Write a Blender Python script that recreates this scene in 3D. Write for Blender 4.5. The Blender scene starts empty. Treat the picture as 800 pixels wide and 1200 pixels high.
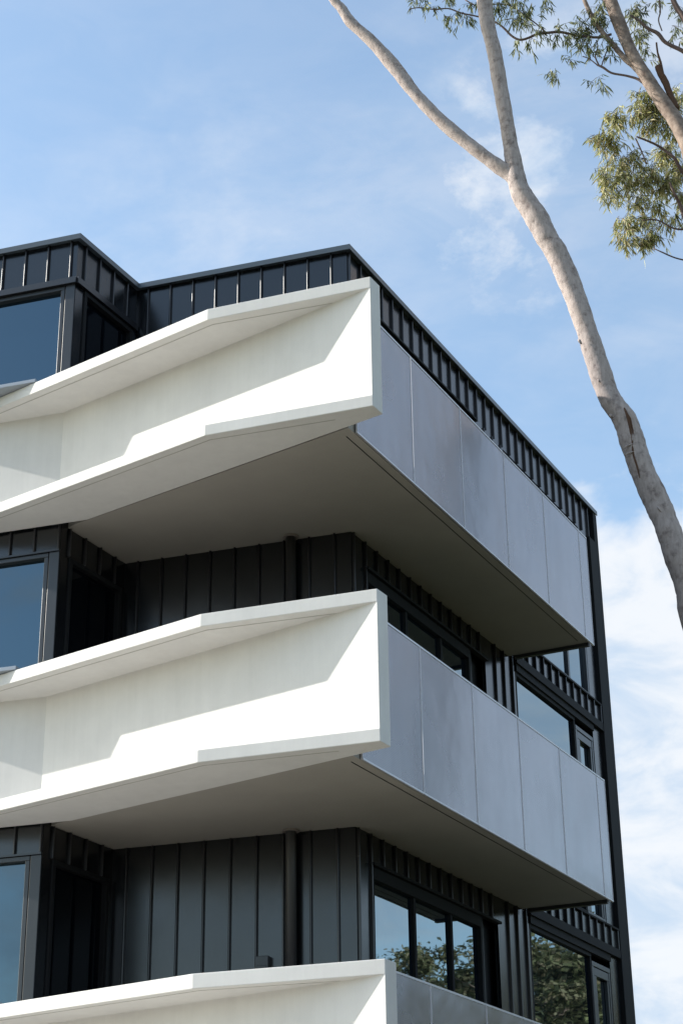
import bpy, bmesh, math, random
from mathutils import Vector, Matrix
random.seed(7)
S = bpy.context.scene
COL = S.collection

# ------------------------------------------------------------------ camera
CAM = Vector((7.46160564, -15.05607443, 1.6))
F_PX = 2086.0
up = Vector((-60, -4560, 2086)).normalized()
vy = Vector((1166, 941, 2086)); vy = (vy - up * vy.dot(up)).normalized()
vx = vy.cross(up)
ROWS = (vx, vy, up)
def to_world(c): return Vector([r.dot(c) for r in ROWS])
def ray(px, py): return to_world(Vector((px - 400, py - 600, F_PX)))
cd = bpy.data.cameras.new('camera'); cam = bpy.data.objects.new('camera', cd); COL.objects.link(cam)
cr, cu, cb = to_world(Vector((1, 0, 0))), to_world(Vector((0, -1, 0))), to_world(Vector((0, 0, -1)))
mw = Matrix(((cr.x, cu.x, cb.x, CAM.x), (cr.y, cu.y, cb.y, CAM.y), (cr.z, cu.z, cb.z, CAM.z), (0, 0, 0, 1)))
cam.matrix_world = mw
cd.sensor_fit = 'VERTICAL'; cd.sensor_height = 24; cd.lens = F_PX / 1200 * 24
cd.clip_start = .1; cd.clip_end = 3000
S.camera = cam

# ------------------------------------------------------------------ light
SUN_TRAVEL = Vector((1.175, .327, -.646)).normalized()
to_sun = -SUN_TRAVEL
elev = math.asin(to_sun.z)
SKY_STR = .135
w = bpy.data.worlds.new("World"); S.world = w; w.use_nodes = True
nt = w.node_tree; N = nt.nodes; L = nt.links; N.clear()
def node(nt, t, **k):
    n = nt.nodes.new(t)
    for a, b in k.items():
        if a.startswith('i_'): n.inputs[int(a[2:]) if a[2:].isdigit() else a[2:]].default_value = b
        else: setattr(n, a, b)
    return n
out = node(nt, 'ShaderNodeOutputWorld'); bg = node(nt, 'ShaderNodeBackground'); bg.inputs[1].default_value = SKY_STR
sky = node(nt, 'ShaderNodeTexSky', sky_type='NISHITA', sun_disc=False)
sky.sun_elevation = elev; sky.sun_rotation = math.atan2(to_sun.x, to_sun.y)
sky.air_density = 1.0; sky.dust_density = 1.6; sky.ozone_density = 1.0; sky.altitude = 50
tc = node(nt, 'ShaderNodeTexCoord')
def M_(op, a, b=None, c=None, clamp=False):
    n = node(nt, 'ShaderNodeMath', operation=op); n.use_clamp = clamp
    for i, v in enumerate((a, b, c)):
        if v is None: continue
        if isinstance(v, (int, float)): n.inputs[i].default_value = v
        else: L.new(v, n.inputs[i])
    return n.outputs[0]
def near(d, r0, r1):
    """1 inside angle r0, 0 beyond r1 about a compass direction"""
    dn = node(nt, 'ShaderNodeVectorMath', operation='DOT_PRODUCT'); L.new(tc.outputs['Generated'], dn.inputs[0])
    dn.inputs[1].default_value = Vector(d).normalized()
    m = node(nt, 'ShaderNodeMapRange', interpolation_type='SMOOTHSTEP'); L.new(dn.outputs['Value'], m.inputs[0])
    m.inputs[1].default_value = math.cos(math.radians(r1)); m.inputs[2].default_value = math.cos(math.radians(r0))
    return m.outputs[0]
def noise(scale, detail, rough, stretch, dist=0.0, off=(0, 0, 0)):
    mp = node(nt, 'ShaderNodeMapping'); L.new(tc.outputs['Generated'], mp.inputs[0]); mp.inputs['Scale'].default_value = stretch
    mp.inputs['Location'].default_value = off
    nn = node(nt, 'ShaderNodeTexNoise'); L.new(mp.outputs[0], nn.inputs['Vector'])
    nn.inputs['Scale'].default_value = scale; nn.inputs['Detail'].default_value = detail
    nn.inputs['Roughness'].default_value = rough; nn.inputs['Distortion'].default_value = dist
    return nn.outputs['Fac']
def ramp(v, a, b):
    m = node(nt, 'ShaderNodeMapRange', interpolation_type='SMOOTHSTEP'); L.new(v, m.inputs[0])
    m.inputs[1].default_value = a; m.inputs[2].default_value = b; return m.outputs[0]
sep = node(nt, 'ShaderNodeSeparateXYZ'); L.new(tc.outputs['Generated'], sep.inputs[0])
# cumulus bank low in the sky
n1 = noise(9, 9, .55, (1, 1, 1.6), .3, (3.1, .7, .2))
lowm = ramp(M_('ADD', sep.outputs['Z'], M_('MULTIPLY', M_('SUBTRACT', n1, .5), .26)), .445, .395)
bank = M_('MULTIPLY', lowm, near((-.20, .92, .30), 9, 26))
# thin broken cloud higher up
n2 = noise(9, 12, .62, (1.0, 1.0, 1.5), .15, (1.3, 4.2, .9))
wis = M_('MULTIPLY', ramp(n2, .40, .62), M_('ADD', near(ray(610, 215), 1.5, 5.5), M_('MULTIPLY', near(ray(735, 130), 2, 6), .7), clamp=True))
n3 = noise(3.2, 10, .6, (1.0, 1.0, 2.6), .4, (7.3, 1.2, 2.9))
veil = M_('ADD', M_('MULTIPLY', ramp(n3, .42, .78), .25), .12)
far_ = M_('MULTIPLY', ramp(noise(4.0, 10, .6, (1, 1, 2.2), .2, (2.2, 8.1, .4)), .36, .60), ramp(M_('ADD', sep.outputs['X'], 0), .0, .25))
veil = M_('ADD', veil, M_('MULTIPLY', M_('MULTIPLY', ramp(n2, .46, .66), near(ray(250, 270), 1, 6)), .16))
veil = M_('MULTIPLY', veil, ramp(sep.outputs['Y'], -.35, .35))
c = M_('MAXIMUM', bank, M_('MULTIPLY', wis, .8)); c = M_('MAXIMUM', c, veil); c = M_('MAXIMUM', c, M_('MULTIPLY', far_, .7))
c = M_('MAXIMUM', c, M_('MULTIPLY', near((.30, .86, .40), 7, 17), .4))  # pale patch added out of view, brightens reflections in the side screens
south = M_('MULTIPLY', M_('MULTIPLY', ramp(n2, .46, .66), ramp(M_('MULTIPLY', sep.outputs['Y'], -1), .2, .5)), .5)
c = M_('MAXIMUM', c, south)
c = M_('MINIMUM', c, .97)
shade = ramp(noise(14, 8, .6, (1, 1, 2.2), .5, (5, 5, 5)), .30, .62)
cc = node(nt, 'ShaderNodeMix', data_type='RGBA'); L.new(shade, cc.inputs[0])
CL = .50
cc.inputs[6].default_value = (5.1 * CL, 6.2 * CL, 7.6 * CL, 1); cc.inputs[7].default_value = (7.6 * CL, 7.9 * CL, 8.3 * CL, 1)
mx = node(nt, 'ShaderNodeMix', data_type='RGBA'); L.new(c, mx.inputs[0]); tint = node(nt, 'ShaderNodeMix', data_type='RGBA', blend_type='MULTIPLY'); tint.inputs[0].default_value = 1; L.new(sky.outputs[0], tint.inputs[6]); tint.inputs[7].default_value = (1.04, 1.15, 1.14, 1); L.new(tint.outputs[2], mx.inputs[6]); L.new(cc.outputs[2], mx.inputs[7])
L.new(mx.outputs[2], bg.inputs[0]); L.new(bg.outputs[0], out.inputs[0])
sd = bpy.data.lights.new('sun', 'SUN'); sd.energy = 4.1; sd.angle = math.radians(.53); sd.color = (1, .95, .88)
so = bpy.data.objects.new('sun', sd); COL.objects.link(so)
so.rotation_euler = SUN_TRAVEL.to_track_quat('-Z', 'Y').to_euler(); so.location = (-40, -20, 40)
S.view_settings.view_transform = 'Standard'; S.view_settings.look = 'None'; S.view_settings.gamma = 1
S.view_settings.exposure = 0.84

# ------------------------------------------------------------------ materials
def mat(name, col, rough=.6, metal=0, spec=.5, ior=None, var=None, bump=None, vscale=2.0, rvar=None):
    m = bpy.data.materials.new(name); m.use_nodes = True; t = m.node_tree; b = t.nodes['Principled BSDF']
    b.inputs['Base Color'].default_value = (*col, 1); b.inputs['Roughness'].default_value = rough
    b.inputs['Metallic'].default_value = metal
    b.inputs['Specular IOR Level'].default_value = spec
    if ior: b.inputs['IOR'].default_value = ior
    g = t.nodes.new('ShaderNodeNewGeometry')
    if var:
        a, bcol, lo, hi = var
        nn = t.nodes.new('ShaderNodeTexNoise'); nn.inputs['Scale'].default_value = vscale; nn.inputs['Detail'].default_value = 8; nn.inputs['Roughness'].default_value = .65
        t.links.new(g.outputs['Position'], nn.inputs['Vector'])
        r = t.nodes.new('ShaderNodeValToRGB'); r.color_ramp.elements[0].position = lo; r.color_ramp.elements[1].position = hi
        r.color_ramp.elements[0].color = (*a, 1); r.color_ramp.elements[1].color = (*bcol, 1)
        t.links.new(nn.outputs['Fac'], r.inputs[0]); t.links.new(r.outputs[0], b.inputs['Base Color'])
    if rvar:
        nn = t.nodes.new('ShaderNodeTexNoise'); nn.inputs['Scale'].default_value = rvar[0]; nn.inputs['Detail'].default_value = 4
        t.links.new(g.outputs['Position'], nn.inputs['Vector'])
        mr = t.nodes.new('ShaderNodeMapRange'); mr.inputs[1].default_value = .3; mr.inputs[2].default_value = .7
        mr.inputs[3].default_value = rvar[1]; mr.inputs[4].default_value = rvar[2]
        t.links.new(nn.outputs['Fac'], mr.inputs[0]); t.links.new(mr.outputs[0], b.inputs['Roughness'])
    if bump:
        prev = None
        for sc, st, dist in bump:
            nn = t.nodes.new('ShaderNodeTexNoise'); nn.inputs['Scale'].default_value = sc; nn.inputs['Detail'].default_value = 3
            t.links.new(g.outputs['Position'], nn.inputs['Vector'])
            bp = t.nodes.new('ShaderNodeBump'); bp.inputs['Strength'].default_value = st; bp.inputs['Distance'].default_value = dist
            t.links.new(nn.outputs['Fac'], bp.inputs['Height'])
            if prev: t.links.new(prev.outputs[0], bp.inputs['Normal'])
            prev = bp
        t.links.new(prev.outputs[0], b.inputs['Normal'])
    return m
M = {}
M['render'] = mat('white_precast', (.63, .64, .64), .75, spec=.3, var=((.615, .60, .58), (.685, .67, .645), .3, .7), vscale=1.6, bump=[(60, .15, .004), (3, .12, .02)])
def streak(m, amt, scl=(9, 9, .55)):
    t = m.node_tree; b = t.nodes['Principled BSDF']; g = t.nodes.new('ShaderNodeNewGeometry')
    mp = t.nodes.new('ShaderNodeVectorMath'); mp.operation = 'MULTIPLY'; mp.inputs[1].default_value = scl; t.links.new(g.outputs['Position'], mp.inputs[0])
    nn = t.nodes.new('ShaderNodeTexNoise'); nn.inputs['Scale'].default_value = 1; nn.inputs['Detail'].default_value = 7; nn.inputs['Roughness'].default_value = .7
    t.links.new(mp.outputs[0], nn.inputs['Vector'])
    r = t.nodes.new('ShaderNodeMapRange'); r.inputs[1].default_value = .35; r.inputs[2].default_value = .62; r.inputs[3].default_value = 1 - amt; r.inputs[4].default_value = 1
    t.links.new(nn.outputs['Fac'], r.inputs[0]); src = b.inputs['Base Color'].links[0].from_socket
    mm = t.nodes.new('ShaderNodeMix'); mm.data_type = 'RGBA'; mm.blend_type = 'MULTIPLY'; mm.inputs[0].default_value = 1
    t.links.new(src, mm.inputs[6]); t.links.new(r.outputs[0], mm.inputs[7]); t.links.new(mm.outputs[2], b.inputs['Base Color'])
streak(M['render'], .045)
M['joint'] = mat('drip_groove', (.40, .39, .36), .9)
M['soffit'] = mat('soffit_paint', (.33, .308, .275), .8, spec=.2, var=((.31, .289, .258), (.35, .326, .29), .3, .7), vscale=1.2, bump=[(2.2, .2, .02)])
M['slab'] = mat('slab_concrete', (.33, .31, .28), .8, var=((.28, .265, .24), (.36, .34, .31), .3, .7), vscale=4)
M['clad'] = mat('black_metal_cladding', (.004, .005, .007), .25, metal=0, spec=.5, ior=1.70, bump=[(2.0, .05, .02)], rvar=(2, .18, .25))
M['post'] = mat('matt_black_metal', (.008, .009, .011), .7, spec=.2)
M['seam'] = mat('cladding_seam', (.006, .006, .008), .30, ior=1.65, spec=.5)
M['coping'] = mat('coping_metal', (.05, .066, .082), .33, spec=.8)
M['frame'] = mat('charcoal_window_frame', (.020, .023, .028), .34, spec=.6)
M['ledge'] = mat('grey_ledge_metal', (.30, .33, .37), .45, metal=.3)
M['glass'] = mat('dark_glass', (.002, .005, .011), .012, spec=.5, ior=4.2, bump=[(.9, .05, .02)])
M['glass'].node_tree.nodes['Principled BSDF'].inputs['Specular Tint'].default_value = (.78, .93, 1, 1)
M['glass_t'] = mat('blue_reflection_glass', (.002, .006, .014), .012, spec=.5, ior=2.3, bump=[(.9, .05, .02)])  # darker copy of the glass; its tint stands for deep blue mirrored sky
M['glass_t'].node_tree.nodes['Principled BSDF'].inputs['Specular Tint'].default_value = (.6, .85, 1, 1)
M['glass_c'] = mat('dimmed_reflection_glass', (.002, .003, .005), .02, spec=.5, ior=1.4)  # reflection weakened in the material, stands for the dark soffit it would mirror
M['void'] = mat('dark_reveal', (.010, .010, .012), .5)
M['pipe'] = mat('painted_downpipe', (.035, .033, .035), .4)
M['plate'] = mat('collar_plate', (.22, .19, .17), .6)
M['panel'] = mat('perforated_metal_panel', (.44, .43, .45), .42, metal=.75, spec=.5, var=((.335, .325, .345), (.405, .395, .42), .3, .7), vscale=.7, bump=[(1.0, .5, .045)], rvar=(.9, .20, .30))
M['trim'] = mat('panel_edge_trim', (.62, .61, .63), .45, metal=.6)
M['roof'] = mat('roof_membrane', (.3, .3, .3), .8)
# perforation: fine dot pattern in the panel's own bump
def perforate(m):
    t = m.node_tree; b = t.nodes['Principled BSDF']
    g = t.nodes.new('ShaderNodeNewGeometry'); mp = t.nodes.new('ShaderNodeVectorMath'); mp.operation = 'MULTIPLY'
    mp.inputs[1].default_value = (0, 62, 62); t.links.new(g.outputs['Position'], mp.inputs[0])
    v = t.nodes.new('ShaderNodeTexVoronoi'); v.inputs['Randomness'].default_value = 0; v.inputs['Scale'].default_value = 1
    t.links.new(mp.outputs[0], v.inputs['Vector'])
    r = t.nodes.new('ShaderNodeMapRange'); r.inputs[1].default_value = .20; r.inputs[2].default_value = .28; r.inputs[3].default_value = .72; r.inputs[4].default_value = 1
    t.links.new(v.outputs['Distance'], r.inputs[0])
    src = b.inputs['Base Color'].links[0].from_socket
    mm = t.nodes.new('ShaderNodeMix'); mm.data_type = 'RGBA'; mm.blend_type = 'MULTIPLY'; mm.inputs[0].default_value = 1
    t.links.new(src, mm.inputs[6]); t.links.new(r.outputs[0], mm.inputs[7]); t.links.new(mm.outputs[2], b.inputs['Base Color'])
perforate(M['panel']); streak(M['panel'], .09, (1, 3.2, .5))
M['bark'] = mat('gum_bark', (.5, .42, .38), .85, spec=.2, var=((.19, .15, .142), (.43, .365, .34), .28, .50), vscale=11, bump=[(14, .3, .02), (70, .3, .005)])
M['bark2'] = mat('warm_gum_bark', (.4, .32, .27), .85, spec=.2, var=((.12, .085, .07), (.30, .235, .195), .32, .6), vscale=9, bump=[(14, .3, .02), (60, .3, .006)])
M['twig'] = mat('dark_twig', (.12, .085, .075), .85, spec=.2)
M['strip'] = mat('dead_bark', (.10, .055, .035), .9, spec=.2)
streak(M['bark'], .3, (22, 22, 5))
def leafmat(name, cols):
    m = bpy.data.materials.new(name); m.use_nodes = True; t = m.node_tree; b = t.nodes['Principled BSDF']
    g = t.nodes.new('ShaderNodeNewGeometry'); r = t.nodes.new('ShaderNodeValToRGB')
    r.color_ramp.interpolation = 'LINEAR'
    while len(r.color_ramp.elements) < len(cols): r.color_ramp.elements.new(.5)
    for i, cl in enumerate(cols): r.color_ramp.elements[i].position = i / (len(cols) - 1); r.color_ramp.elements[i].color = (*cl, 1)
    t.links.new(g.outputs['Random Per Island'], r.inputs[0]); t.links.new(r.outputs[0], b.inputs['Base Color'])
    b.inputs['Roughness'].default_value = .6; b.inputs['Specular IOR Level'].default_value = .3
    tr = t.nodes.new('ShaderNodeBsdfTranslucent'); t.links.new(r.outputs[0], tr.inputs[0])
    ms = t.nodes.new('ShaderNodeMixShader'); ms.inputs[0].default_value = .3
    o = t.nodes['Material Output']; t.links.new(b.outputs[0], ms.inputs[1]); t.links.new(tr.outputs[0], ms.inputs[2]); t.links.new(ms.outputs[0], o.inputs[0])
    return m
M['leaf_g'] = leafmat('gum_leaf_green', [(.04, .055, .022), (.12, .14, .055), (.21, .23, .10), (.34, .34, .20)])
M['leaf_y'] = leafmat('gum_leaf_olive', [(.06, .075, .03), (.23, .24, .07), (.42, .41, .14), (.60, .58, .36), (.36, .26, .14)])
M['leaf_d'] = leafmat('dark_leaf', [(.045, .055, .025), (.10, .115, .05), (.17, .17, .09), (.26, .22, .14)])
M['grass'] = mat('grass', (.08, .11, .04), .9, spec=.1, var=((.07, .08, .035), (.12, .12, .06), .3, .7), vscale=.6)
M['paving'] = mat('paving', (.36, .34, .31), .85, spec=.2, var=((.36, .34, .305), (.44, .42, .38), .3, .7), vscale=1.5)
M['asphalt'] = mat('asphalt', (.055, .055, .058), .9, var=((.045, .045, .048), (.07, .07, .072), .3, .7), vscale=6)
M['line'] = mat('road_paint', (.75, .75, .72), .7)
M['kerb'] = mat('kerb_concrete', (.40, .39, .36), .85)
M['wallw'] = mat('pale_house_render', (.62, .60, .56), .8)
M['tile'] = mat('grey_roof_tiles', (.20, .19, .19), .8)
M['tile2'] = mat('terracotta_roof_tiles', (.30, .14, .09), .8)

# ------------------------------------------------------------------ helpers
def link(name, me, m, parent=None):
    o = bpy.data.objects.new(name, me); COL.objects.link(o)
    if m: me.materials.append(m)
    if parent: o.parent = parent
    return o
def empty(name, label, cat, loc=(0, 0, 0), group=None):
    o = bpy.data.objects.new(name, None); COL.objects.link(o); o.location = loc
    o['label'] = label; o['category'] = cat
    if group: o['group'] = group
    return o
class MB:
    def __init__(s): s.v = []; s.f = []
    def prism(s, pts, z0, z1):
        n = len(pts); b = len(s.v)
        ar = sum(pts[i][0] * pts[(i + 1) % n][1] - pts[(i + 1) % n][0] * pts[i][1] for i in range(n))
        if ar < 0: pts = pts[::-1]
        s.v += [(p[0], p[1], z0) for p in pts] + [(p[0], p[1], z1) for p in pts]
        s.f.append(tuple(b + i for i in range(n))[::-1]); s.f.append(tuple(b + n + i for i in range(n)))
        for i in range(n):
            j = (i + 1) % n; s.f.append((b + i, b + j, b + n + j, b + n + i))
    def box(s, x0, x1, y0, y1, z0, z1): s.prism([(x0, y0), (x1, y0), (x1, y1), (x0, y1)], z0, z1)
    def tube(s, pts, rad, seg=10, cap=True):
        b = len(s.v); n = len(pts)
        a = None
        for i, p in enumerate(pts):
            t = (pts[min(i + 1, n - 1)] - pts[max(i - 1, 0)]).normalized()
            if a is None: a = t.orthogonal().normalized()
            a = (a - t * a.dot(t)).normalized(); c_ = t.cross(a)
            for k in range(seg):
                th = 2 * math.pi * k / seg
                s.v.append(tuple(p + (a * math.cos(th) + c_ * math.sin(th)) * (rad[i] if not callable(rad) else rad(i, th))))
        for i in range(n - 1):
            for k in range(seg):
                k2 = (k + 1) % seg
                s.f.append((b + i * seg + k, b + i * seg + k2, b + (i + 1) * seg + k2, b + (i + 1) * seg + k))
        if cap:
            s.f.append(tuple(b + k for k in range(seg))[::-1]); s.f.append(tuple(b + (n - 1) * seg + k for k in range(seg)))
    def build(s, name, m, parent=None, smooth=False, bevel=0, autosmooth=False):
        me = bpy.data.meshes.new(name); me.from_pydata(s.v, [], s.f)
        bm = bmesh.new(); bm.from_mesh(me); bmesh.ops.recalc_face_normals(bm, faces=bm.faces)
        if smooth:
            for f in bm.faces: f.smooth = True
        if autosmooth:
            for f in bm.faces: f.smooth = len(f.verts) == 4
            for e in bm.edges:
                if len(e.link_faces) == 2 and e.calc_face_angle() > math.radians(40): e.smooth = False
        bm.to_mesh(me); bm.free(); me.update()
        o = link(name, me, m, parent)
        if bevel:
            md = o.modifiers.new('edge', 'BEVEL'); md.width = bevel; md.segments = 2; md.limit_method = 'ANGLE'; md.angle_limit = math.radians(25)
        return o
def build_wall(pans, ribs, name, parent):
    o = pans.build(name, M['clad'], parent); r = ribs.build('tmp', M['seam'], None, autosmooth=True)
    o.data.materials.append(M['seam'])
    bm = bmesh.new(); bm.from_mesh(o.data); n = len(bm.faces); bm.from_mesh(r.data); bm.faces.ensure_lookup_table()
    for f in bm.faces[n:]: f.material_index = 1
    bm.to_mesh(o.data); bm.free(); bpy.data.objects.remove(r); return o
def build_crown(lf, tw, m, parent):
    o = lf.build('crown', m, parent); r = tw.build('tmp', M['twig'])
    o.data.materials.append(M['twig'])
    bm = bmesh.new(); bm.from_mesh(o.data); n = len(bm.faces); bm.from_mesh(r.data); bm.faces.ensure_lookup_table()
    for f in bm.faces[n:]: f.material_index = 1
    bm.to_mesh(o.data); bm.free(); bpy.data.objects.remove(r); return o
class Wall:
    """vertical wall frame: s along d, n outward"""
    def __init__(s, p, d, n): s.p = Vector(p); s.d = Vector(d).normalized(); s.n = Vector(n).normalized()
    def at(s, a, o): q = s.p + s.d * a + s.n * o; return (q.x, q.y)
    def box(s, mb, s0, s1, o0, o1, z0, z1):
        mb.prism([s.at(s0, o0), s.at(s1, o0), s.at(s1, o1), s.at(s0, o1)], z0, z1)
GAP = .275
def seam(W, mb, k, width, depth, z0, z1):
    h = width / 2; pts = [W.at(k + h, -.008)]
    for i in range(9):
        a = math.pi * i / 8; pts.append(W.at(k + math.cos(a) * h, depth - h + math.sin(a) * h))
    pts.append(W.at(k - h, -.008)); mb.prism(pts, z0, z1)
def clad(W, pans, ribs, s0, s1, z0, z1, first, depth=.030, width=.020):
    W.box(pans, s0, s1, -.05, 0, z0, z1)
    k = first
    while k < s1 - .01:
        if k > s0 + .005: seam(W, ribs, k, width, depth, z0 + .003, z1 - .003)
        k += GAP
def window(W, parent, s0, s1, z0, z1, mull, fw=.06, glass_o=-.04, face=.012, name='window', head=None, fm='frame', gm='glass'):
    f = MB(); head = head or fw
    W.box(f, s0, s1, -.14, face, z1 - head, z1); W.box(f, s0, s1, -.14, face, z0, z0 + fw)
    W.box(f, s0, s0 + fw, -.14, face - .002, z0 + fw, z1 - head); W.box(f, s1 - fw, s1, -.14, face - .002, z0 + fw, z1 - head)
    for m_ in mull: W.box(f, m_ - fw / 2, m_ + fw / 2, -.13, face - .018, z0 + fw, z1 - head)
    fr = f.build(name, M[fm], parent, bevel=.004)
    edges = [s0 + fw] + [x for m_ in mull for x in (m_ - fw / 2, m_ + fw / 2)] + [s1 - fw]
    for i in range(0, len(edges), 2):
        g = MB(); W.box(g, edges[i] - .005, edges[i + 1] + .005, glass_o - .012, glass_o, z0 + fw - .005, z1 - head + .005)
        g.build('pane', M[gm], fr)
    return fr

# ------------------------------------------------------------------ the apartment building
F2 = Vector((-.9875, -.158)).normalized(); G2 = Vector((-.984, .176)).normalized()
NF = Vector((-F2.y, F2.x)); NF = NF if NF.y < 0 else -NF
NG = Vector((-G2.y, G2.x)); NG = NG if NG.y < 0 else -NG
C2 = Vector((0, 0)); V2 = Vector((-2.5, -.40)); B2 = Vector((-2.5, -1.575)); LEN = 8.0
BL = B2 + F2 * 7.0
bld = empty('apartment_building', 'black standing-seam apartment block with folded white balcony fronts and grey side screens', 'building')
WS = Wall((0, 0), (0, 1), (1, 0)); WF = Wall(C2, F2, NF); WR = Wall(V2, (0, -1), (1, 0)); WB = Wall(B2, F2, NF)
TOP = 12.47
LV = [(9.058, TOP), (5.958, 9.058), (2.858, 5.958), (0.0, 2.858)]
# solid core inside the walls, added to stop light leaks
m = MB()
i_ = .16
m.prism([(-i_, .12), (-i_, LEN - .1), (-9.3, LEN - .1), (-9.3, -2.4), (BL.x + .2, BL.y + .25), (B2.x - i_, B2.y + .2), (V2.x - i_, V2.y + .18), (-i_ - .02, .1)], 0, 12.38)
m.build('core', M['void'], bld)
pans, ribs = MB(), MB()      # side wall
for Zb, Zt in LV:
    top = Zt == TOP
    hb = .48 if top else .28
    clad(WS, pans, ribs, .0, .32, Zb, Zt - hb, .03)
    clad(WS, pans, ribs, .0, 3.53 if not top else LEN - .1, Zt - hb, Zt, .03)
    clad(WS, pans, ribs, 3.53, 4.48, Zb, Zt - hb if top else Zt, 3.53 + .005)
    clad(WS, pans, ribs, 7.32, LEN - .35, Zb, Zt if not top else Zt - hb, 9)
    m = MB(); WS.box(m, 3.05, 3.53, -.155, -.12, Zb, Zt - hb); WS.box(m, 3.05, 3.16, -.12, -.03, Zb, Zt - hb - .002)
    m.build('recessed_panel', M['void'], bld)
    m = MB(); WS.box(m, .30, 3.53, -.02, .05, Zt - hb - .03, Zt - hb - .002); m.build('head_flashing', M['post'], bld, bevel=.003)
    window(WS, bld, .32, 3.05, Zb + .12, Zt - hb - .03, (1.33, 2.25), fw=.055, head=.12, fm='post')
    if top:
        window(WS, bld, 4.50, 7.32, Zb + .36, Zt - hb - .03, (6.58,), fw=.06, glass_o=-.05, face=0)
    else:
        wz = Zt - .12
        window(WS, bld, 4.50, 6.62, Zb + .36, wz, (), fw=.05, glass_o=-.045, face=-.004, fm='post')
        fr = window(WS, bld, 6.63, 7.32, Zb + .36, wz - .09, (), fw=.06, glass_o=-.06, face=-.004)
        m = MB(); a0, a1 = 6.70, 7.25; z0, z1 = Zb + .43, wz - .16      # opening casement sash
        WS.box(m, a0, a1, -.056, -.01, z1 - .10, z1); WS.box(m, a0, a0 + .09, -.056, -.012, z0, z1 - .10); WS.box(m, a1 - .05, a1, -.056, -.012, z0, z1 - .10)
        m.build('sash', M['frame'], fr, bevel=.004)
    # ribbed spandrel between storeys at the far end
    if not top:
        sp, sr = MB(), MB()
        WS.box(sp, 4.46, 7.86, -.05, .012, Zt + .08, Zt + .33)
        k = 4.60
        while k < 7.86: seam(WS, sr, k, .02, .047, Zt + .083, Zt + .327); k += GAP
        ln = MB()
        WS.box(ln, 4.46, 7.86, -.06, .046, Zt - .03, Zt + .08)
        WS.box(ln, 4.50, 7.32, -.06, .02, Zt - .12, Zt - .032); ln.build('lintel', M['post'], bld)
        ln = MB(); WS.box(ln, 4.46, 7.86, -.05, .05, Zt + .332, Zt + .355); ln.build('top_rail', M['post'], bld)
        build_wall(sp, sr, 'spandrel_band', bld)
build_wall(pans, ribs, 'side_wall', bld)
m = MB(); m.box(-.04, .052, LEN - .34, LEN + .05, 0, TOP - .5); m.box(-.04, .052, LEN - .10, LEN + .05, TOP - .502, TOP - .02); m.build('corner_post', M['post'], bld, bevel=.006)
pans, ribs = MB(), MB()      # main front wall
for Zb, Zt in LV: clad(WF, pans, ribs, .0, 2.53, Zb, Zt, .178)
build_wall(pans, ribs, 'front_wall', bld)
pans, ribs = MB(), MB()      # return wall
for Zb, Zt in LV:
    top = Zt == TOP; hb = .56 if top else .31
    clad(WR, pans, ribs, .0, 1.175, Zt - hb, Zt, .215)
    clad(WR, pans, ribs, .0, .07, Zb, Zt - hb, .5)
    clad(WR, pans, ribs, 1.02, 1.175, Zb, Zt - hb, 2)
    window(WR, bld, .07, 1.02, Zb + .12, Zt - hb, (), fw=.05, face=.02, gm='glass_c', fm='post')
build_wall(pans, ribs, 'return_wall', bld)
pans, ribs = MB(), MB()      # bay front
for Zb, Zt in LV:
    top = Zt == TOP; hb = .48 if top else .275
    if top:
        # parapet of the bay oversails the glazing by the depth of its flashing
        clad(WB, pans, ribs, 0, 7.0, Zt - hb, Zt, .07)
        m = MB(); WB.box(m, -.02, 7.0, -.06, .05, Zt - hb - .075, Zt - hb - .002)
        m.prism([(-2.49, B2.y - .02), (-2.45, B2.y - .02), (-2.45, -.42), (-2.49, -.42)], Zt - hb - .075, Zt - hb - .002)
        m.build('head_flashing', M['seam'], bld)
        hb += .077
    else:
        clad(WB, pans, ribs, 0, 7.0, Zt - hb, Zt, .015)
        m = MB(); WB.box(m, 0.0, 7.0, -.03, .03, Zt - hb - .022, Zt - hb - .002); m.build('head_flashing', M['seam'], bld)
        hb += .024
    m = MB(); WB.box(m, .004, .115, -.15, .012, Zb, Zt - hb); m.build('corner_post', M['frame'], bld, bevel=.004)
    window(WB, bld, .125, 3.3, Zb + .9, Zt - hb, (1.9,), fw=.045, glass_o=-.055, face=.008, gm='glass_t')
    clad(WB, pans, ribs, .125, 3.3, Zb, Zb + .898, .4)
    clad(WB, pans, ribs, 3.3, 7.0, Zb, Zt - hb, 3.45)
build_wall(pans, ribs, 'bay_wall', bld)
# plain far walls and the roof
m = MB()
m.box(-9.5, -.0, LEN - .02, LEN + .03, 0, TOP); m.prism([(-9.5, LEN), (-9.45, LEN), (-9.45, -2.6), (-9.5, -2.6)], 0, TOP)
o = m.build('rear_wall', M['clad'], bld)
m = MB(); m.prism([(-.1, .0), (-.1, LEN), (-9.4, LEN), (-9.4, -2.5), (B2.x - .1, B2.y + .1), (V2.x - .1, V2.y + .1)], 12.385, 12.43)
m.build('roof', M['roof'], bld)
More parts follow.
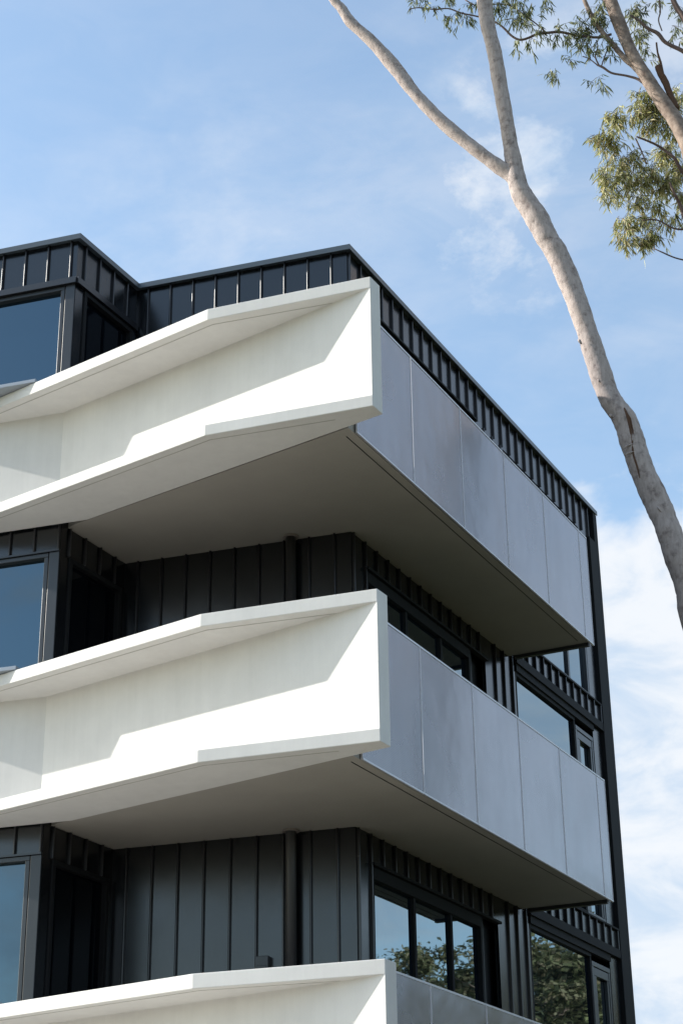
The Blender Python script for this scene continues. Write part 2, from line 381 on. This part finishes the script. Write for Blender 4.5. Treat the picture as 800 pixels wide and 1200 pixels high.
# coping
m = MB()
def strip(mb, line, o_in, o_out, z0, z1):
    """mitred strip along an open polyline; outward is to the right-hand side given"""
    n = len(line); inn, outp = [], []
    nr = []
    for i in range(n - 1):
        d = (line[i + 1] - line[i]).normalized(); nr.append(Vector((d.y, -d.x)))
    for i in range(n):
        a = nr[max(i - 1, 0)]; b = nr[min(i, n - 2)]
        mdir = (a + b).normalized(); k = 1 / max(.3, mdir.dot(a))
        outp.append(line[i] + mdir * o_out * k); inn.append(line[i] - mdir * o_in * k)
    for i in range(n - 1):
        mb.prism([tuple(inn[i]), tuple(inn[i + 1]), tuple(outp[i + 1]), tuple(outp[i])], z0, z1)
line = [BL, B2, V2, C2, Vector((0, LEN + .07))]
strip(m, line, .30, .065, TOP + .002, TOP + .052)
strip(m, line, -.048, .0655, TOP - .012, TOP + .003)
m.build('coping', M['coping'], bld)
# down pipe and wall light
pc = Vector((-.60, -.195))
m = MB(); z = 2.858
m.tube([Vector((pc.x, pc.y, 2.9)), Vector((pc.x, pc.y, 9.05))], [.053, .053], 20)
o = m.build('downpipe', M['pipe'], bld, smooth=False)
for p in o.data.polygons: p.use_smooth = len(p.vertices) == 4
for z in (5.958, 9.058):
    m = MB(); m.tube([Vector((pc.x, pc.y, z - .014)), Vector((pc.x, pc.y, z - .001))], [.083, .083], 24); m.build('collar', M['plate'], o)
for z in (4.2, 7.3):
    m = MB(); m.tube([Vector((pc.x, pc.y, z)), Vector((pc.x, pc.y, z + .03))], [.060, .060], 20); m.box(pc.x - .012, pc.x + .012, pc.y, -.08, z + .003, z + .027); m.build('bracket', M['pipe'], o)
for Zb in (2.858,):
    m = MB(); WF.box(m, .86, .99, .0, .075, Zb + 1.66, Zb + 1.93); WF.box(m, .875, .975, .075, .083, Zb + 1.68, Zb + 1.84)
    m.build('wall_light', M['frame'], bld, bevel=.008)

# balconies -------------------------------------------------------
A2 = Vector((1.43, -2.405)); K1 = Vector((-.185, -2.612)); K2 = A2 + G2 * 3.95; AB = Vector((1.435, -2.215))
K2b = K2 + Vector((-NF.x, -NF.y)) * .10
def inter(p, d, q, e):
    den = d.x * e.y - d.y * e.x; t = ((q.x - p.x) * e.y - (q.y - p.y) * e.x) / den; return p + d * t
# the back of the thick wall runs parallel to its face
K2b = inter(AB, G2, K2 - NF * .10, F2)
K3 = inter(K1, G2, K2, F2); E2 = K3 + F2 * 2.5; E2b = E2 - NF * .10
JOINTS = [-1.99, -.74, .50, 1.715, 2.93, 4.14, 4.43]
def balustrade(Z, parent):
    """one closed folded casting: deep bottom lip, tapering recess, top lip"""
    full = [A2, K1, K3, E2, E2b, K2b, AB]; mid = [A2, K2, K3, E2, E2b, K2b, AB]
    z = [Z - .012, Z + .10, Z + 1.215, Z + 1.335]
    bm = bmesh.new(); cache = {}
    def V(p, zz):
        k = (round(p.x, 5), round(p.y, 5), round(zz, 5))
        if k not in cache: cache[k] = bm.verts.new(k)
        return cache[k]
    def cap(pl, zz): bm.faces.new([V(p, zz) for p in pl])
    def sides(pl, za, zb):
        for i in range(len(pl)):
            a, b = pl[i], pl[(i + 1) % len(pl)]
            bm.faces.new([V(a, za), V(b, za), V(b, zb), V(a, zb)])
    cap(full, z[0]); sides(full, z[0], z[1]); cap([A2, K1, K3, K2], z[1]); sides(mid, z[1], z[2]); cap([A2, K1, K3, K2], z[2]); sides(full, z[2], z[3]); cap(full, z[3])
    bmesh.ops.recalc_face_normals(bm, faces=bm.faces)
    me = bpy.data.meshes.new('balustrade'); bm.to_mesh(me); bm.free()
    o = link('balustrade', me, M['render'], parent)
    md = o.modifiers.new('edge', 'BEVEL'); md.width = .006; md.segments = 2; md.limit_method = 'ANGLE'; md.angle_limit = math.radians(30)
    return o
for bi, Z in enumerate((9.058, 5.958, 2.858)):
    m = MB()
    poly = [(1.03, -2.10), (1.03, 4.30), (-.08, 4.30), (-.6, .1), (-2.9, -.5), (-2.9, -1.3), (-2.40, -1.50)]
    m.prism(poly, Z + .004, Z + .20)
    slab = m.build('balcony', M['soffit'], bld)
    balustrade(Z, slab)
    m = MB()
    for (a, b) in ((A2 - NG * 0, K1), (K1, K3)):
        pass
    gl = [A2 + Vector((-.55, .0)), K1, K3]
    for zz in (Z + 1.215, Z - .012):
        n0 = Vector((0, 0))
        p0 = inter(A2, G2, K1 - NF * .09, F2); p1 = inter(K1 - NF * .09, F2, K1 - NG * .09, G2); p2 = inter(K1 - NG * .09, G2, K2, F2)
        for a, b, nn in ((p0, p1, NF), (p1, p2, NG)):
            q = nn * .009
            m.prism([tuple(a), tuple(b), tuple(b - q), tuple(a - q)], zz - .0025, zz + .002)
    m.build('drip_groove', M['joint'], slab)
    # shallow groove along the side edge of the slab
    m = MB(); m.box(.93, .94, -1.95, 4.2, Z + .0015, Z + .006); m.build('slab_groove', M['void'], slab)
    m = MB(); m.box(-.0 + .07, 1.03, 4.302, 4.36, Z - .035, Z + .10); m.box(.07, 1.03, 4.37, 4.385, Z + .05, Z + 1.40)
    m.build('end_screen', M['frame'], slab)
    for a, b in zip(JOINTS, JOINTS[1:]):
        m = MB(); m.box(1.047, 1.061, a + .005, b - .005, Z + .012, Z + 1.405)
        p = m.build('screen_panel', M['panel'], slab)
        m = MB()
        m.box(1.044, 1.0655, a + .004, b - .004, Z - .004, Z + .012); m.box(1.044, 1.0655, a + .004, b - .004, Z + 1.405, Z + 1.423)
        m.box(1.045, 1.0645, a + .004, a + .012, Z + .012, Z + 1.405); m.box(1.045, 1.0645, b - .012, b - .004, Z + .012, Z + 1.405)
        m.build('edge_trim', M['trim'], p)
    for y in JOINTS[:-1]:
        m = MB(); m.box(1.0, 1.043, y + .02, y + .06, Z + .03, Z + 1.38); m.build('screen_post', M['frame'], slab)
    lp = Vector((-2.47, -2.205)); q = lp + F2 * 2.0
    m = MB(); q0 = lp + F2 * .78; q = q0 + G2 * 1.1; m.prism([tuple(lp), tuple(q0), tuple(q), tuple(q - NF * .08), tuple(lp - NF * .50)], Z + 1.338, Z + 1.378)  # unseen left end is shaped for the shadow it casts in the recess
    m.build('ledge', M['ledge'], slab, bevel=.004)

# ------------------------------------------------------------------ trees
def catmull(pts, rads, step=4):
    P, R = [], []
    n = len(pts)
    for i in range(n - 1):
        p0, p1, p2, p3 = pts[max(i - 1, 0)], pts[i], pts[i + 1], pts[min(i + 2, n - 1)]
        for k in range(step):
            t = k / step
            P.append(.5 * ((2 * p1) + (p2 - p0) * t + (2 * p0 - 5 * p1 + 4 * p2 - p3) * t * t + (3 * p1 - p0 - 3 * p2 + p3) * t ** 3))
            R.append(rads[i] * (1 - t) + rads[i + 1] * t)
    P.append(pts[-1]); R.append(rads[-1]); return P, R
class Site:
    """a tree's own upright plane in the world; places limbs at their height and sideways position there"""
    def __init__(s, p, n): s.p = Vector(p); s.n = Vector(n).normalized()
    def at(s, px, py, deep=0.0):
        r = ray(px, py); t = (s.p + s.n * deep - CAM).dot(s.n) / r.dot(s.n); return CAM + r * t
    def size(s, q): return (q - CAM).dot(-cb) / F_PX     # metres per pixel there
def limb(site, pts, name, m, parent, seg=14, step=6, rough=.05, extra_first=None, extra_last=None):
    P, R = [], []
    for t in pts:
        px, py, w_ = t[:3]; dp = t[3] if len(t) > 3 else 0
        q = site.at(px, py, dp); P.append(q); R.append(w_ / 2 * site.size(q))
    if extra_first:
        for q, r in extra_first[::-1]: P.insert(0, Vector(q)); R.insert(0, r)
    if extra_last:
        for q, r in extra_last: P.append(Vector(q)); R.append(r)
    P, R = catmull(P, R, step)
    ph = [random.uniform(0, 6.28) for _ in range(6)]
    def rad(i, th):
        return R[i] * (1 + rough * (math.sin(2 * th + ph[0] + i * .31) * .5 + math.sin(3 * th + ph[1] + i * .17) * .4 + math.sin(i * .9 + ph[2]) * .35 + math.sin(i * 2.3 + ph[3] + th) * .3))
    mb = MB(); mb.tube(P, rad, seg); return mb.build(name, m, parent, smooth=True), P
def add_leaf(mb, p, d, ln, wd, side):
    n = d.cross(side).normalized()
    bend = n * ln * random.uniform(-.12, .12)
    b = len(mb.v)
    a = p; m1 = p + d * ln * .35 + bend * .7; m2 = p + d * ln * .7 + bend; e = p + d * ln + bend * .4
    for q in (a, m1 + side * wd * .5, m2 + side * wd * .36, e, m2 - side * wd * .36, m1 - side * wd * .5): mb.v.append(tuple(q))
    mb.f.append((b, b + 1, b + 5)); mb.f.append((b + 1, b + 2, b + 4, b + 5)); mb.f.append((b + 2, b + 3, b + 4))
def spray(mb, tw, c, r, n, rs, leaf=.12, sprays=None):
    """leaves hanging from little sprays spread through an ellipsoid"""
    sprays = sprays or max(1, n // 9)
    for _ in range(sprays):
        while True:
            u = Vector((rs.uniform(-1, 1), rs.uniform(-1, 1), rs.uniform(-1, 1)))
            if u.length <= 1: break
        q = c + Vector((u.x * r[0], u.y * r[1], u.z * r[2]))
        dr = Vector((rs.uniform(-1, 1), rs.uniform(-1, 1), rs.uniform(-.9, .5))).normalized()
        L_ = rs.uniform(.10, .24)
        tw.tube([q, q + dr * L_ * .5 + Vector((0, 0, .01)), q + dr * L_ + Vector((0, 0, -.02))], [.004, .003, .0015], 4, cap=False)
        for k in range(max(1, n // sprays)):
            s_ = q + dr * L_ * rs.uniform(0, 1)
            d = (Vector((0, 0, -1)) * rs.uniform(.5, 1.2) + dr * rs.uniform(0, .8) + Vector((rs.uniform(-1, 1), rs.uniform(-1, 1), rs.uniform(-.3, .4))) * .55).normalized()
            sd_ = d.cross(Vector((rs.uniform(-1, 1), rs.uniform(-1, 1), rs.uniform(-1, 1)))).normalized()
            add_leaf(mb, s_, d, leaf * rs.uniform(.7, 1.3), leaf * rs.uniform(.09, .15), sd_)
# tree standing against the side of the building
T1 = Site((1.9, 2.95, 11.5), (-5.56, 18, 0))
tree1 = empty('gum_tree', 'tall bare pale gum tree whose forked trunk leans in from the right edge', 'tree', (4.6, 3.7, 0))
tree1_inv = Matrix.Translation((-4.6, -3.7, 0))
def adopt(o, par):
    o.matrix_parent_inverse = Matrix.Translation(-par.location)
trunk1, _ = limb(T1, [(820, 745, 34), (808, 690, 33.5), (790, 643, 31.5), (779, 612, 29.5), (769, 588, 30), (753, 553, 29.5), (741, 520, 29), (731, 492, 27.5), (714, 467, 26), (701, 430, 25.5), (688, 390, 25), (671, 342, 25.5), (653, 300, 26), (641, 280, 26.5), (629, 256, 27), (610, 226, 24.5), (604, 205, 21), (598, 172, 17.5), (593, 140, 17.5), (585, 96, 17), (579, 62, 17.5), (571, 30, 17), (567, 0, 17.5), (560, -60, 16)],
    'trunk', M['bark'], tree1, seg=22, step=8, rough=.06,
    extra_first=[((4.65, 3.75, -.2), .34), ((4.45, 3.66, 1.2), .255), ((4.0, 3.55, 3.5), .225), ((3.35, 3.38, 6.0), .20)],
    extra_last=[((.75, 2.3, 19.6), .075), ((.95, 2.2, 21.2), .05)])
limbs1 = [trunk1]
o, _ = limb(T1, [(618, 232, 14), (604, 210, 18), (582, 194, 17), (552, 171, 15.5), (517, 142, 15), (486, 110, 15), (463, 80, 16), (436, 49, 14), (411, 26, 13), (400, 10, 11), (389, -3, 10.5), (372, -40, 10)],
    'limb', M['bark'], tree1, seg=16, step=8, rough=.08, extra_last=[((-1.9, 1.7, 19.4), .04), ((-2.5, 1.6, 20.8), .02)])
limbs1.append(o)
# strip of loosened bark and scar rings
sc = MB()
pts = [T1.at(x, y, -.135) for x, y in ((731, 478), (735, 488), (738, 502), (740, 518), (742, 534), (746, 547), (749, 560))]
sc.tube(pts, [.008, .02, .015, .011, .014, .012, .004], 6)
pts = [T1.at(x, y, -.135) for x, y in ((733, 482), (738, 491), (741, 505), (741, 521), (742, 530))]
sc.tube(pts, [.007, .012, .009, .01, .004], 6)
o = sc.build('loose_bark', M['strip'], tree1, smooth=True); limbs1.append(o)
sc = MB()
for (ax, ay), (bx, by), r in (((728, 527), (741, 520), .012), ((731, 534), (742, 529), .014), ((718, 490), (714, 486), .02), ((677, 398), (681, 403), .02), ((700, 445), (703, 448), .014), ((769, 593), (774, 600), .012)):
    a = T1.at(ax, ay, -.13); b = T1.at(bx, by, -.14); sc = MB(); sc.tube([a, (a + b) / 2 + Vector((0, -.012, .004)), b], [r * .5, r, r * .5], 6)
    limbs1.append(sc.build('bark_knot', M['bark'], tree1, smooth=True))
lf, tw = MB(), MB(); rs = random.Random(11)
for c_ in ((-2.4, 1.7, 21.3), (1.0, 2.3, 21.6), (.2, 2.8, 22.4), (-1.3, 1.3, 21.9)):
    spray(lf, tw, Vector(c_), (1.0, 1.0, .6), 700, rs, .14)
limbs1.append(build_crown(lf, tw, M['leaf_g'], tree1))
for o in limbs1: adopt(o, tree1)

# second gum tree, a little farther off, with the foliage in view
T2 = Site((3.2, 6.2, 14), (-4.3, 21.2, 0))
tree2 = empty('gum_tree', 'leafy gum tree in the top right corner with drooping olive leaves and a broken stub', 'tree', (6.3, 7.2, 0))
ob2 = []
tr, _ = limb(T2, [(850, 280, 28), (828, 226, 25), (815, 196, 23), (804, 166, 20), (790, 140, 18.5), (769, 110, 16.5), (755, 88, 15.5), (739.5, 62, 14.5), (727, 32, 15), (714.5, 0, 15.5), (700, -40, 14), (690, -90, 12)],
    'trunk', M['bark2'], tree2, seg=18, step=6, rough=.06,
    extra_first=[((6.3, 7.25, -.2), .36), ((6.25, 7.2, 1.5), .27), ((6.05, 7.1, 5), .24), ((5.6, 7.0, 9.0), .20)], extra_last=[((2.0, 6.2, 21.8), .04)])
ob2.append(tr)
def sub(pts, nm='branch', m='bark2', seg=9, rough=.08, step=4):
    o, _ = limb(T2, pts, nm, M[m], tree2, seg=seg, step=step, rough=rough); ob2.append(o)
sub([(765, 104, 5), (752, 88, 8), (741, 76, 8), (732, 69, 7), (720, 55, 7), (707, 40, 6), (695, 23, 5.5), (684, 0, 5), (675, -30, 4)])
sub([(792, 128, 8), (784, 110, 7.5), (779, 97, 7.5), (773, 86, 8), (770, 78, 7)], 'stub', 'strip', rough=.12)
sub([(776, 88, 4), (773.5, 74, 3), (770, 62, 2.4), (768.5, 50, 2)], 'stub', 'strip')
sub([(808, 66, 6), (798, 59, 5), (779, 49.5, 4.5), (770, 39, 4.5), (758, 33, 4), (748, 24, 3), (738, 18, 2)], m='twig')
sub([(810, 42, 8), (800, 20, 7), (793, 10, 6.5), (787, -3, 6), (780, -30, 5)], m='twig')
sub([(752, 96, 4), (745, 92, 3), (732, 88.5, 2.8), (716, 85.5, 2.6), (706, 79, 3), (699, 76, 2)], m='twig')
sub([(716, 40, 3), (704, 43.5, 3.2), (692, 43.5, 3.2), (672, 41, 3.2), (656, 37.5, 3.2), (640, 38.5, 3), (629, 40, 3), (617, 45, 3), (608, 46.5, 2.8), (599, 42, 2.6), (590, 33, 2.4), (581, 26.5, 2.2), (562, 20, 2), (541, 15.5, 2), (525, 10, 1.6), (509, 11, 1.5), (490, 9, 1.3), (479, 11, 1.1)], m='twig')
sub([(640, 38.5, 2), (628, 28, 1.6), (612, 16, 1.5), (596, 6, 1.4), (575, 5, 1.6), (560, 7.5, 1.6), (545, 0, 1.6)], m='twig')
sub([(701, 76, 2), (697, 66, 1.6), (700, 55, 1.4), (698, 47, 1.2)], m='twig'); sub([(704, 78, 1.6), (708, 66, 1.4), (712, 56, 1.2)], m='twig')
sub([(699, 76, 1.6), (690, 69, 1.3), (682, 66, 1.2)], m='twig')
sub([(772, 0, 2), (773, 14, 1.8), (771, 24, 1.7), (775, 36, 1.5)], m='twig')
sub([(812, 210, 6, .6), (798, 200, 5, .5), (790, 186, 4, .4), (778, 176, 3.4, .4), (765, 168, 2.6, .3), (745, 160, 2, .2)], m='twig')
sub([(812, 290, 6, .6), (803, 262, 5, .5), (796, 240, 4, .5), (790, 228, 3, .4), (784, 214, 2.5, .4)], m='twig')
sub([(757, 192, 1.6, .3), (750, 175, 1.8, .3), (744, 162, 1.6, .3)], m='twig')
sub([(812, 268, 3, .5), (790, 268, 2.2, .4), (770, 258, 1.8, .3), (752, 258, 1.4, .2)], m='twig')
sub([(806, 306, 2, .4), (790, 302, 1.8, .3), (776, 296, 1.6, .2), (765, 291, 1.2, .2)], m='twig')
def crown(specs, nm, leafm, seed, scale=.9):
    lf, tw = MB(), MB(); rs = random.Random(seed)
    for sp in specs:
        px, py, rx, ry, n = sp[:5]; dp = sp[5] if len(sp) > 5 else 0; lf_ = sp[6] if len(sp) > 6 else .14
        q = T2.at(px, py, dp); k = T2.size(q)
        spray(lf, tw, q, (rx * k, max(rx * k * .9, .15), ry * k), int(n * scale), rs, lf_)
    ob2.append(build_crown(lf, tw, M[leafm], tree2))
crown([(490, 1, 10, 5, 34), (502, 7, 8, 5, 16), (521, 0, 10, 6, 24), (525, 22, 7, 5, 26), (536, 14, 7, 5, 12), (545, 18, 6, 5, 16), (556, 4, 9, 6, 22),
       (585, 4, 9, 8, 40), (600, 2, 15, 9, 66), (612, 14, 11, 9, 46), (606, 26, 9, 7, 30), (628, 10, 7, 7, 22), (617, 30, 7, 5, 18), (634, 40, 7, 5, 28), (606, 51, 7, 4, 14), (620, 46, 8, 4, 18),
       (642, 2, 7, 4, 14), (655, 36, 7, 6, 30), (666, 40, 6, 6, 26), (677, 43, 8, 6, 30), (686, 32, 8, 9, 46), (694, 27, 8, 8, 46), (690, 48, 8, 5, 24),
       (648, 85, 7, 4, 26), (657, 66, 4, 4, 6), (668, 70, 5, 4, 8), (690, 58, 14, 7, 26), (694, 98, 6, 4, 12), (701, 94, 5, 4, 10), (698, 12, 8, 8, 22),
       (708, 22, 6, 10, 36), (712, 50, 6, 6, 26), (744, 14, 9, 12, 66, .5), (750, 38, 8, 12, 58, .5), (738, 12, 6, 10, 34, .5), (754, 56, 6, 8, 22, .5), (758, 68, 4, 6, 10, .4), (766, 2, 8, 3, 12, .4),
       (786, 30, 6, 5, 16, .4), (794, 12, 6, 8, 26, .4), (792, 46, 6, 4, 12, .3), (779, 2, 6, 3, 8, .4), (702, 5, 7, 4, 18), (716, 60, 6, 4, 12)], 'crown', 'leaf_g', 21, 2.6)
crown([(722, 140, 12, 10, 150, .6), (710, 158, 10, 9, 110, .4), (700, 163, 7, 6, 46, .3), (718, 170, 12, 8, 90, .5), (752, 118, 11, 13, 160, .8), (768, 128, 12, 14, 170, .9), (745, 132, 8, 8, 70, .8), (762, 145, 12, 8, 100, .9),
       (790, 118, 12, 14, 170, 1.0), (782, 150, 10, 12, 110, 1.0), (800, 152, 8, 10, 90, 1.1), (780, 178, 12, 14, 170, .9), (796, 196, 10, 16, 170, .9),
       (740, 186, 12, 10, 110, .6), (722, 192, 11, 9, 100, .5), (708, 204, 8, 8, 60, .4), (716, 218, 10, 12, 110, .5), (712, 232, 7, 8, 54, .4), (735, 210, 12, 13, 150, .6), (757, 205, 13, 15, 210, .7), (778, 214, 13, 15, 210, .8),
       (798, 232, 10, 13, 110, .9), (745, 236, 11, 9, 90, .6), (764, 240, 10, 9, 80, .7), (730, 258, 8, 8, 56, .5), (742, 262, 12, 9, 90, .6), (758, 258, 10, 8, 64, .6), (729, 276, 7, 8, 44, .5), (742, 285, 11, 8, 76, .6), (758, 282, 10, 9, 80, .6), (768, 272, 7, 8, 50, .6), (782, 260, 8, 6, 36, .6), (794, 254, 8, 6, 40, .7)],
      'crown', 'leaf_y', 33, 2.3)
lf, tw = MB(), MB(); rs = random.Random(5)
for c_ in ((3.0, 6.5, 22.2), (4.2, 7.0, 21.0), (1.8, 6.0, 22.6), (6.3, 7.6, 16.5), (6.8, 7.2, 18.2), (5.6, 8.0, 20.0)):
    spray(lf, tw, Vector(c_), (1.0, 1.0, .8), 900, rs, .14)
ob2.append(build_crown(lf, tw, M['leaf_g'], tree2))
for o in ob2: adopt(o, tree2)

# ------------------------------------------------------------------ ground, what the windows mirror, trees added to block light
def struct(mb, name, m):
    o = mb.build(name, m); o['kind'] = 'structure'; return o
def hz(x, y):
    d = math.hypot((x - 42) / 62, (y - 108) / 46)
    h = 15.5 * max(0, 1 - d * d) ** 1.3 if d < 1 else 0
    return h
m = MB(); nx = 60; ny = 60; X0, X1, Y0, Y1 = -60, 130, 50, 190
for j in range(ny + 1):
    for i in range(nx + 1):
        x = X0 + (X1 - X0) * i / nx; y = Y0 + (Y1 - Y0) * j / ny; m.v.append((x, y, hz(x, y) - .05))
for j in range(ny):
    for i in range(nx): a = j * (nx + 1) + i; m.f.append((a, a + 1, a + nx + 2, a + nx + 1))
struct(m, 'hill', M['grass'])
m = MB(); m.v = [(-900, -900, 0), (900, -900, 0), (900, 900, 0), (-900, 900, 0)]; m.f = [(0, 1, 2, 3)]; struct(m, 'ground', M['grass'])
m = MB(); m.prism([(-40, -13.8), (6, -13.8), (6, -4), (2.4, -3.2), (2.4, 16), (-40, 16)], .0, .06); struct(m, 'pavement', M['paving'])  # out of view; pale area laid to bounce sunlight under the balconies
m = MB(); m.box(-300, 300, -23, -14, .0, .012); struct(m, 'road', M['asphalt'])
m = MB()
for k in range(-60, 60, 6): m.box(k, k + 3, -18.56, -18.44, .014, .018)
struct(m, 'road_marking', M['line'])
m = MB(); m.box(-300, 300, -14, -13.85, 0, .13); struct(m, 'kerb', M['kerb'])

def make_tree(h, r, seed, n, leafm='leaf_d', leaf=.5):
    rs = random.Random(seed); t = MB(); t.tube([Vector((0, 0, -.3)), Vector((.1, 0, h * .3)), Vector((.2, .1, h * .55)), Vector((.1, .2, h * .8))], [h * .028, h * .02, h * .014, h * .005], 8)
    for k in range(9):
        a = rs.uniform(0, 6.28); z = h * rs.uniform(.3, .6); e = Vector((math.cos(a) * r * .75, math.sin(a) * r * .75, z + h * rs.uniform(.1, .3)))
        t.tube([Vector((.12, .03, z)), Vector((e.x * .5, e.y * .5, z + (e.z - z) * .6)), e], [h * .010, h * .006, h * .002], 6)
    lf = MB()
    for k in range(46):
        a = rs.uniform(0, 6.28); rr = r * math.sqrt(rs.uniform(0, 1)); z = h * rs.uniform(.38, .97) * (1 - .22 * (rr / r) ** 2)
        c_ = Vector((math.cos(a) * rr, math.sin(a) * rr, z)); cr_ = r * rs.uniform(.16, .34)
        for q in range(n // 46):
            u = Vector((rs.gauss(0, .5), rs.gauss(0, .5), rs.gauss(0, .36))) * cr_
            d = Vector((rs.uniform(-1, 1), rs.uniform(-1, 1), rs.uniform(-1, .3))).normalized()
            sd_ = d.cross(Vector((rs.uniform(-1, 1), rs.uniform(-1, 1), rs.uniform(-1, 1)))).normalized()
            add_leaf(lf, c_ + u, d, leaf * rs.uniform(.6, 1.3), leaf * rs.uniform(.25, .45), sd_)
    return t, lf
protos = []
for i, (h, r, s_) in enumerate(((10.2, 4.2, 1), (8.6, 3.8, 2), (7.3, 3.4, 3))):
    t, lf = make_tree(h, r, s_, 11000, ['leaf_d', 'leaf_g', 'leaf_d'][i], .42)
    protos.append((t, lf, ['leaf_d', 'leaf_g', 'leaf_d'][i]))
meshes = []
spots = [(15.5, 40, 0, 1.1), (11.0, 42, 1, 1.15), (20.5, 39, 2, 1.45), (25.5, 44, 0, 1.0), (17.5, 48, 1, 1.2), (31, 50, 1, 1.0), (8.0, 47, 2, 1.2), (13.2, 36, 1, 1.05), (18.5, 43, 0, 1.1), (22.5, 36, 1, 1.05)]
rs = random.Random(9)
hillspots = []
while len(hillspots) < 72:
    x = rs.uniform(14, 84); y = rs.uniform(66, 112)
    if hz(x, y) > 1 and all(math.hypot(x - a, y - b) > 4.2 for a, b, _, _ in hillspots): hillspots.append((x, y, rs.randrange(3), rs.uniform(.75, 1.2)))
src = {}
side_labels = ['bushy dark garden tree standing in the grass past the far end of the apartment block', ]
near_n = len(spots)
spots += [(12.5, -7, 2, .9), (14.5, -1.5, 1, .8), (12.8, 4, 2, .95), (14.2, 9.5, 1, .85), (12.6, 15, 2, .9), (14.0, 21, 1, .8), (19, 2, 0, .8), (20, 12, 0, .8)]  # unseen row added beside the block to keep horizon light off the soffits
for i, (x, y, k, sc_) in enumerate(spots + hillspots):
    onhill = i >= len(spots)
    lab = 'dense green tree on the far wooded hillside' if onhill else ('bushy tree on the lawn beyond the black apartment block, seen mirrored in its windows' if i < near_n else 'low bushy tree added out of view to block horizon light beside the grey side screens')
    if k not in src:
        root = empty('garden_tree', lab, 'tree'); t, lf, lm = protos[k]
        a = t.build('trunk', M['bark2'], root, smooth=True); b = lf.build('crown', M[lm], root); src[k] = (root, a, b); r_ = root
    else:
        root, a, b = src[k]; r_ = root.copy(); COL.objects.link(r_)
        for ch in (a, b):
            c_ = ch.copy(); COL.objects.link(c_); c_.parent = r_
    r_.location = (x, y, hz(x, y) - .1 if onhill else 0); r_.rotation_euler = (0, 0, rs.uniform(0, 6.28)); r_.scale = (sc_, sc_, sc_)
    r_['label'] = lab; r_['group'] = 'trees on the hillside' if onhill else ('trees on the lawn' if i < near_n else 'unseen trees added to block light')
def house(x, y, rz, w_, d_, h_, roofm, label):
    root = empty('hillside_house', label, 'house', (x, y, hz(x, y) - .6), 'houses on the hillside'); root.rotation_euler = (0, 0, rz)
    m = MB(); m.box(-w_ / 2, w_ / 2, -d_ / 2, d_ / 2, 0, h_); m.build('wall', M['wallw'], root)
    m = MB(); a, b = w_ / 2 + .4, d_ / 2 + .4
    m.v = [(-a, -b, h_), (a, -b, h_), (a, b, h_), (-a, b, h_), (-a * .6, 0, h_ + 1.9), (a * .6, 0, h_ + 1.9)]; m.f = [(0, 1, 5, 4), (1, 2, 5), (2, 3, 4, 5), (3, 0, 4), (3, 2, 1, 0)]
    m.build('roof', M[roofm], root)
    for k in (-1, 0, 1):
        m = MB(); m.box(k * w_ * .3 - .7, k * w_ * .3 + .7, -d_ / 2 - .06, -d_ / 2 + .02, h_ - 2.0, h_ - .7); f = m.build('window', M['frame'], root)
        m = MB(); m.box(k * w_ * .3 - .6, k * w_ * .3 + .6, -d_ / 2 - .08, -d_ / 2 - .062, h_ - 1.9, h_ - .8); m.build('pane', M['glass'], f)
for x, y, rz, ww, rm in ((38, 78, .2, 11, 'tile'), (52, 84, -.1, 12, 'tile2'), (30, 86, .1, 10, 'tile'), (45, 92, .3, 12, 'tile'), (62, 90, 0, 11, 'tile'), (36, 97, -.2, 11, 'tile')):
    house(x, y, rz, ww, 8, 4.5, rm, 'pale rendered house on the wooded hill, under a %s hipped roof' % ('terracotta' if rm == 'tile2' else 'grey tiled'))

S.render.engine = 'CYCLES'
S.cycles.max_bounces = 8; S.cycles.diffuse_bounces = 5; S.cycles.glossy_bounces = 5
